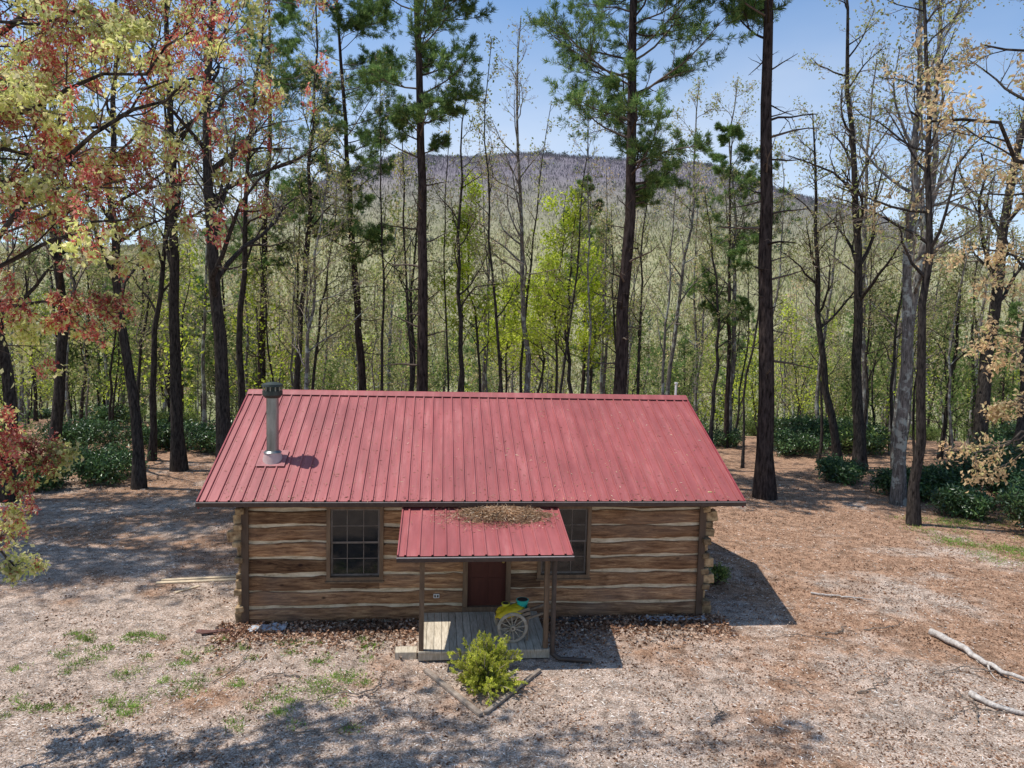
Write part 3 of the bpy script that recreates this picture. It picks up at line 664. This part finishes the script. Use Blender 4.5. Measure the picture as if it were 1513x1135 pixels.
D=rng.normal(size=(len(C),3));D[:,2]*=.3;leafq(mb,rng,C,.08,.6,0,0,nrm(D),.3);mb.obj('leaf_drift',[DRYL])
def grass(name,spots,n,seed):
    rng=np.random.default_rng(seed);C=[]
    for (x,y,r) in spots:
        q=rng.normal(size=(int(n*r*r*4)+10,2))*r*.5;g=vnoise(x+q[:,0],y+q[:,1],.25,seed,2)>-.1;q=q[g];C.append(np.stack([x+q[:,0],y+q[:,1],gh(x+q[:,0],y+q[:,1])],1))
    C=np.vstack(C);D=np.tile([0,0,.8],(len(C),1));mb=MB();leafq(mb,rng,C,.075,.16,0,0,D,.8);return mb.obj(name,[L_GRASS])
sp=[(-7.2,13.2,.22),(-4.95,12.9,.2),(-3.2,11.6,.35),(-2.7,11.9,.3),(-3.7,11.2,.3),(-5.9,10.6,.3),(-6.3,10.9,.25),(-2.9,11.3,.3),(-5.3,11.4,.35),(-7.4,12.3,.3),(-8,13,.25),(-6.5,11.8,.3),(-5.8,12.2,.2)]
rng=np.random.default_rng(12)
sp+=[(rng.uniform(-8.5,-2),rng.uniform(10,13.5),.16) for i in range(60)]
grass('grass_tufts',sp,900,5)
sp=[(rng.uniform(13,20),rng.uniform(19,24),rng.uniform(.3,.7)) for i in range(40)]
grass('grass_patch',sp,300,6)
# ---------------------------------------------------------------- hero trees
put('white_pine_tree',pine(101,29,.27,(-.035,0),t0=.46,nb=54,L1=3.3,dead=16),(-3.75,30,0))
put('white_pine_tree',pine(102,30,.29,(-.005,0),t0=.36,nb=68,L1=4.2,dead=14),(4.15,27.5,0))
put('white_pine_tree',pine(103,25,.22,(-.05,0),t0=.36,nb=56,L1=3.6,dead=6),(-7.4,36,0))
put('white_pine_tree',pine(104,31,.33,(-.05,0),t0=.54,nb=46,L1=4.4,dead=26,bend=.15),(9.6,26.27,0))
put('white_pine_tree',pine(105,17,.15,(-.02,0),t0=.36,nb=36,L1=2.8,dead=5,n3=4),(11.6,38,0))
put('white_pine_tree',pine(106,16,.14,(0,0),t0=.25,nb=36,L1=2.5,dead=3,n3=4),(4.4,44,-.5))
put('white_pine_tree',pine(107,26,.3,(0,0),t0=.28,nb=50,L1=4.4,dead=6,n3=4),(-17.8,18.6,0))
put('white_pine_tree',pine(109,22,.3,(0,0),t0=.25,nb=46,L1=4.2,dead=6,n3=4),(-18.6,21.6,0))
put('white_pine_tree',pine(108,24,.25,(0,0),t0=.35,nb=44,L1=3.6,dead=6,n3=4),(-13.4,38,0))
dl=[
(-13.4,25.3,20,.20,-.02,.3,18,4.5,0,2),(-13.5,28.6,22,.26,-.03,.35,18,5,0,2),(-18.8,28.7,20,.24,.02,.3,16,5,0,3),(-16.7,23.2,19,.22,-.03,.3,16,4.5,0,3),
(-10.9,27,24,.29,.0,.28,24,6,0,1.0),(-10.4,34,22,.16,.02,.35,16,4,0,1.5),(-12.6,33,22,.18,.04,.4,16,4,0,2),(-15.6,30.5,19,.15,.03,.3,14,4,0,3),
(-8.9,31,15,.11,-.01,.25,18,3.6,1,1.5),(-16.5,17.3,17,.2,.0,.3,18,4.6,0,5),
(-2.3,34,17,.15,-.04,.4,12,3.4,0,.7),(.9,35,21,.17,-.02,.35,18,4.4,1,.5),(3.2,36,12,.13,-.05,.35,12,3.,0,1.5),(-5.2,37,15,.12,.02,.4,12,3,0,1.5),
(16.0,32.1,22,.26,-.12,.35,18,5,0,1.3),(15.4,32.9,16,.2,-.16,.4,14,4.5,0,1.3),(17.2,31.0,23,.24,.0,.35,18,5,1,1.3),(14.3,25.7,21,.22,-.05,.38,18,4.6,1,1.0),
(13.3,22.9,19,.17,-.05,.4,16,4.2,0,1.0),(22.5,33.7,24,.34,.05,.3,20,6,0,2),(19.3,26.8,20,.2,.04,.35,16,5,0,2),(18.6,37,20,.2,-.03,.35,16,5,1,2),(11.9,38.6,20,.16,.02,.4,14,4,1,1.5),
(8.2,38,19,.14,.03,.4,14,4,1,1.5)]
TB=(BARKD,TWIG,L_SPR,TWIGD);TG=(BARKG,TWIG,L_SPR,TWIG)
for i,(x,y,H,r,l,t0,nb,L1,g,lf) in enumerate(dl):
    put('deciduous_tree',decid(200+i,H,r,(l,0),.5,t0,nb,L1,lf,.12,mats=TG if g else TB,wob=.09),(x,y,float(gh(x,y))))
rng=np.random.default_rng(260)
for i,x in enumerate([-14.6,-12.1,-9.6,-8.1,-6.3,-4.9,-1.2,-.2,1.9,2.9,5.4,6.5,7.4,8.9,10.6,13.0,17.9,20.4,21.5,-17.4,-20.2,-11.3,-3.0,.4,6.0,12.4,14.8]):
    y=rng.uniform(30,39) if abs(x)<12 else rng.uniform(31,40)
    put('slender_tree',decid(260+i,rng.uniform(11,19),rng.uniform(.06,.11),(rng.uniform(-.06,.05),0),.5,.35,12,rng.uniform(2,3),rng.uniform(.5,2),.13,mats=TG if i%3==0 else TB,n2=5,n3=4,n4=2,wob=.07,kk=(7,4,3)),(x,y,float(gh(x,y))))
for i,(x,y,H,L1) in enumerate([(2.6,36,13,2.9),(-1.5,37,13.3,2.6),(1.0,39,10,2.8),(4.4,39,10.5,2.6),(-.3,42,9,3)]):
    put('spring_green_tree',decid(300+i,H,.09,(0,0),.4,.35,18,L1,7,.18,mats=(BARKD,TWIG,L_LIME,TWIGD),n2=6,n3=4,n4=0,spread=.25),(x,y,float(gh(x,y))))
for i,(x,y,rd,h) in enumerate([(16.5,40,2.2,1.6),(18.6,41,2.0,1.5),(-15.5,26.5,1.5,1.2),(-16.8,25,1.1,.9),(18.6,25.8,2.2,2.2),(17.0,22.4,1.6,1.6),(18.9,24.0,2.1,2.1),(20.5,27.5,2.4,2.6),(16.4,26.6,1.2,1.3),(13.8,29.5,1.0,.9),(15.2,27,1.0,1.),(-14.0,33,1.6,1.3),(-19,31,2,1.6),(22,25,2.2,2.2),(14.5,36,1.5,1.1),(15.6,24.2,.9,.9)]):
    put('rhododendron_bush',shrub(400+i,rd,h,int(14+rd*9),8,.15,L_RHO,.12),(x,y,float(gh(x,y))))
put('small_shrub',shrub(450,.35,.45,9,5,.07,L_GRN,.04),(5.1,16.9,0))
# ---------------------------------------------------------------- background forest: one merged mesh
BM=[BARKD,TWIG,L_SPR,BARKG,L_TAN,L_LIME,L_GRN,L_RHO,BARKP,L_PINE,TWIGD]
def remap(tm):
    mb,mats=tm;ix=np.array([BM.index(m) for m in mats]);mb.m=[ix[np.asarray(m)] for m in mb.m];return mb
TT=(BARKG,TWIG,L_TAN,TWIG)
vn=[remap(decid(500+i,H,.14,(.02,0),.5,.35,15,L1,lf,.16,mats=m,n2=5,n3=4,n4=2,spread=.22,kk=(6,4,3),wob=.07)) for i,(H,L1,lf,m) in enumerate([(18,3.6,1.,TG),(15,3.4,1.8,TB),(19,3.8,.8,TT),(14,3.2,2,TG)])]
vf=[remap(decid(510+i,H,.17,(.02,0),.5,.25,14,L1,lf,.30,mats=m,n2=5,n3=4,n4=0,spread=.4,kk=(5,3,3),wob=.07)) for i,(H,L1,lf,m) in enumerate([(18,4.2,3,TG),(16,4.,5,TG),(19,4.6,2.5,TT),(15,3.8,5,TG)])]
ML=(BARKD,TWIG,L_LIME,TWIGD);MG=(BARKD,TWIG,L_GRN,TWIGD)
un=[remap(decid(520+i,H,.06,(0,0),.3,.12,16,L1,lf,.17,mats=m,n2=6,n3=0,n4=0,spread=.3,kk=(5,3,3))) for i,(H,L1,m,lf) in enumerate([(8,2.2,ML,8),(7,2.,MG,9),(10,2.5,TG,9),(5,1.9,MG,9),(9,2.3,TG,8)])]
pn=[remap(pine(540+i,H,.16,(0,0),t0=.28,nb=34,L1=2.9,dead=4,n2=6,n3=3,tuft=2,blades=7,nl=.34,nw=.16,tn=False)) for i,H in enumerate([15,19])]
sv=[remap(shrub(560,1.8,1.3,20,6,.19,L_RHO,.15)),remap(shrub(561,1.6,1.5,18,4,.17,L_GRN,.2))]
rng=np.random.default_rng(600);BG=MB()
def scatter(vs,n,y0,y1,pw,smin,smax,excl=None):
    for i in range(n):
        y=y0+(y1-y0)*rng.random()**pw;x=rng.uniform(-.82,.82)*y
        if excl and excl(x,y): continue
        BG.merge(vs[rng.integers(len(vs))],(x,y,float(gh(x,y))-.05),rng.uniform(0,6.28),rng.uniform(smin,smax),0)
ex=lambda x,y: (-11<x<14 and y<38) or (12<x<17 and y<40)
scatter(vn,72,34,64,1,.7,1.0,ex);scatter(vf,135,62,150,1,.8,1.2)
scatter(un,85,34,62,1,.7,1.25,ex);scatter(un,110,60,120,1,1.0,1.9)
scatter(pn,16,42,70,1,.6,.85);scatter(pn,24,70,140,1,.7,1.0)
scatter(sv,48,33,60,1,.6,1.1,ex)
BG.obj('background_forest',BM)
# ---------------------------------------------------------------- foreground trees
def limbtree(seed,trunkp,tr,limbs,lr,fn):
    rng=np.random.default_rng(seed);mb=MB()
    tp=np.array(trunkp,float);t=np.linspace(0,len(tp)-1,14);P=np.stack([np.interp(t,range(len(tp)),tp[:,k]) for k in range(3)],1)[None]
    tubes(mb,P,(tr*np.linspace(1.1,.4,14))[None],12,0)
    A=[]
    for l in limbs:
        l=np.array(l,float);t=np.linspace(0,len(l)-1,12);Q=np.stack([np.interp(t,range(len(l)),l[:,k]) for k in range(3)],1)
        Q[1:-1]=(Q[:-2]+2*Q[1:-1]+Q[2:])/4;Q[1:]+=rng.normal(size=(11,3))*.07;A.append(Q)
    A=np.array(A);R=np.tile(lr*np.linspace(1,.22,12),(len(A),1));tubes(mb,A,R,8,0)
    fn(rng,mb,A,R);return mb
def maple(rng,mb,A,R):
    b,rb=grow(rng,A,R,12,.28,1,(.4,1.0),.29,6,.18,.03,.5,rmin=.008);tubes(mb,b,rb,5,3)
    c,rc=grow(rng,b,rb,6,.2,1,(.4,1.0),.45,5,.18,.03,.6,rmin=.005);tubes(mb,c,rc,4,3)
    d,rd=grow(rng,c,rc,3,.3,1,(.3,.8),.5,3,.15,.05,.7,rmin=.004);tubes(mb,d,rd,3,3)
    d=np.concatenate([c[:,[0,2,4]],d])
    d=d[rng.random(len(d))<.8];tip=d[:,-1]
    v_=vnoise(tip[:,0]*1.,tip[:,2]*1.,1.4,3,2)+rng.normal(size=len(tip))*.2
    red=v_>-.04
    Cr=np.repeat(tip[red],18,0);leafq(mb,rng,Cr+rng.normal(size=Cr.shape)*[.03,.03,.045],.06,.38,2,1.1)
    Cg=np.repeat(tip,4,0);leafq(mb,rng,Cg+rng.normal(size=Cg.shape)*.045,.07,.6,1,.7)
    Cg=np.repeat(tip[~red],10,0);leafq(mb,rng,Cg+rng.normal(size=Cg.shape)*.05,.074,.6,1,.7)
limbs=[[(-9,8.5,5),(-7.5,8.6,6.3),(-6.2,8.7,7.2),(-5.2,8.8,8.3),(-4.4,8.8,8.9),(-3.6,8.9,9.1)],
[(-9,8.5,6.5),(-7.5,8.4,8.3),(-6,8.2,9.2),(-5.0,8.2,9.6)],
[(-9,8.5,4.5),(-7.4,8.2,5.6),(-6.2,8.2,6.6),(-5.3,8.4,7.1),(-4.5,8.4,7.3)],
[(-9,8.5,3.5),(-7.8,9,4.2),(-7,9.3,4.4),(-6.4,9.5,4.1)],
[(-9,8.5,3.0),(-8.2,9.2,3.4),(-7.6,9.6,3.2),(-7.0,9.9,2.6)],
[(-9,8.5,6),(-7.6,9.5,7.4),(-6.6,10,8.2),(-5.7,10.2,8.8),(-5,10.3,9.6)],
[(-9,8.5,7),(-7.4,8.8,8.0),(-6.2,9.0,8.2),(-5.1,9.3,7.9)],
[(-9,8.5,5.2),(-7.7,9.2,6.0),(-6.8,9.6,6.3),(-6.0,9.8,6.2)],
[(-9,8.5,7.5),(-8,8.6,9.2),(-6.5,8.8,10.0),(-5.2,9.0,10.4)],
[(-9,8.5,7.2),(-7,9.6,9.5),(-5.2,9.9,11.3),(-3.4,10.1,12.0),(-1.8,10.2,12.4)],
[(-9,8.5,6.8),(-8,9.6,8.4),(-7.2,10.6,9.4),(-6.4,11.2,10.2)],
[(-9,8.5,5.8),(-7.8,8.9,7.0),(-6.9,9.0,7.6),(-6.0,9.0,7.9)],
[(-9,8.5,6.4),(-7.9,8.9,7.8),(-6.6,9.3,8.7),(-5.2,9.5,9.2),(-4.2,9.6,9.9)]]
mb=limbtree(5,[(-9,8.5,-.1),(-9.1,8.5,4),(-9,8.5,8),(-8.7,8.6,12)],.26,limbs,.05,maple)
mb.obj('red_maple_tree',[BARKD,L_MGRN,L_MRED,TWIGD])
def oak(rng,mb,A,R):
    b,rb=grow(rng,A,R,9,.25,1,(.4,1.1),.30,6,.18,0,.5,rmin=.008);tubes(mb,b,rb,5,2)
    c,rc=grow(rng,b,rb,6,.2,1,(.4,1.0),.45,5,.18,-.01,.6,rmin=.005);tubes(mb,c,rc,4,2)
    tip=np.concatenate([c[:,-1],c[:,2],c[:,3]]);tip=tip[rng.random(len(tip))<.7]
    Cg=np.repeat(tip,10,0);leafq(mb,rng,Cg+rng.normal(size=Cg.shape)*.045,.066,.5,1,.7)
limbs=[[(9.5,9,6),(8,8.9,7.3),(6.8,8.8,8.0),(5.6,8.8,8.6),(4.6,8.7,8.9)],[(9.5,9,5),(8,8.8,5.9),(6.9,8.8,6.2),(6.1,8.8,6.0)],[(9.5,9,4.5),(8.2,9.4,5),(7.4,9.5,4.9),(6.5,9.6,4.6)],
[(9.5,9,7),(8.4,9.2,8.8),(7.2,9.4,9.5),(6,9.5,9.9)],[(9.5,9,5.5),(8.5,9.5,6.6),(7.4,9.8,7.1),(6.4,10,7.4)],[(9.5,9,6.5),(8.4,8.6,7.9),(7.2,8.4,8.7),(6.2,8.4,9.1)],[(9.5,9,6.2),(8.6,9.5,7.6),(7.8,10,8.1),(6.9,10.4,8.2)],[(9.5,9,5.2),(8.6,9.4,5.6),(7.9,9.8,5.5),(7.2,10.2,5.2)]]
mb=limbtree(9,[(9.5,9,-.1),(9.6,9,4),(9.5,9,8),(9.3,9.1,12)],.28,limbs,.05,oak)
mb.obj('oak_tree',[BARKD,L_TAN,TWIGD])
# ---------------------------------------------------------------- camera, light, sky
cam=bpy.data.cameras.new('camera');co=bpy.data.objects.new('camera',cam);col.objects.link(co)
cam.sensor_width=36;cam.lens=1049/1513*36;cam.clip_end=5000;cam.clip_start=.1
M=Matrix.Translation((0,0,6.11))@Matrix.Rotation(math.pi/2-.0785,4,'X')@Matrix.Rotation(.0239,4,'Z')
co.matrix_world=M;scene.camera=co
el=math.radians(65)
sd=Vector((-math.cos(el),0,math.sin(el)))
sun=bpy.data.lights.new('sun','SUN');sun.energy=5;sun.angle=math.radians(.5);sun.color=(1,.96,.9)
so=bpy.data.objects.new('sun',sun);col.objects.link(so);so.rotation_euler=sd.to_track_quat('Z','Y').to_euler();so.location=(0,0,50)
w=bpy.data.worlds.new('World');scene.world=w;w.use_nodes=True;nt=w.node_tree;nt.nodes.clear()
sk=nt.nodes.new('ShaderNodeTexSky');sk.sky_type='NISHITA';sk.sun_disc=False;sk.sun_elevation=el
sk.sun_rotation=math.atan2(sd.x,sd.y);sk.altitude=600;sk.air_density=1.0;sk.dust_density=1.0
tc=nt.nodes.new('ShaderNodeTexCoord')
sp_=nt.nodes.new('ShaderNodeSeparateXYZ');nt.links.new(tc.outputs['Generated'],sp_.inputs[0])
mr2=nt.nodes.new('ShaderNodeMapRange');mr2.inputs[1].default_value=.18;mr2.inputs[2].default_value=.44;mr2.inputs[3].default_value=.60;mr2.inputs[4].default_value=.0;nt.links.new(sp_.outputs[2],mr2.inputs[0])
mp=nt.nodes.new('ShaderNodeMapping');mp.inputs['Scale'].default_value=(1,1,3);nt.links.new(tc.outputs['Generated'],mp.inputs[0])
ns=nt.nodes.new('ShaderNodeTexNoise');ns.inputs['Scale'].default_value=2.2;ns.inputs['Detail'].default_value=4;nt.links.new(mp.outputs[0],ns.inputs['Vector'])
mr=nt.nodes.new('ShaderNodeMapRange');mr.inputs[1].default_value=.35;mr.inputs[2].default_value=.7;mr.inputs[3].default_value=.5;mr.inputs[4].default_value=1.4;nt.links.new(ns.outputs[0],mr.inputs[0])
ad=nt.nodes.new('ShaderNodeMath');ad.operation='MULTIPLY';ad.use_clamp=True;nt.links.new(mr.outputs[0],ad.inputs[0]);nt.links.new(mr2.outputs[0],ad.inputs[1])
mx=nt.nodes.new('ShaderNodeMix');mx.data_type='RGBA';nt.links.new(ad.outputs[0],mx.inputs[0]);mx.inputs[7].default_value=(10.2,10.6,11.2,1)
gm=nt.nodes.new('ShaderNodeMix');gm.data_type='RGBA';gm.blend_type='MULTIPLY';gm.inputs[0].default_value=1;gm.inputs[7].default_value=(1.30,1.75,2.05,1)
nt.links.new(sk.outputs[0],gm.inputs[6]);nt.links.new(gm.outputs[2],mx.inputs[6])
bgn=nt.nodes.new('ShaderNodeBackground');bgn.inputs[1].default_value=.09;ow=nt.nodes.new('ShaderNodeOutputWorld')
nt.links.new(mx.outputs[2],bgn.inputs[0]);nt.links.new(bgn.outputs[0],ow.inputs[0])
scene.view_settings.view_transform='Standard';scene.view_settings.look='None';scene.view_settings.exposure=0
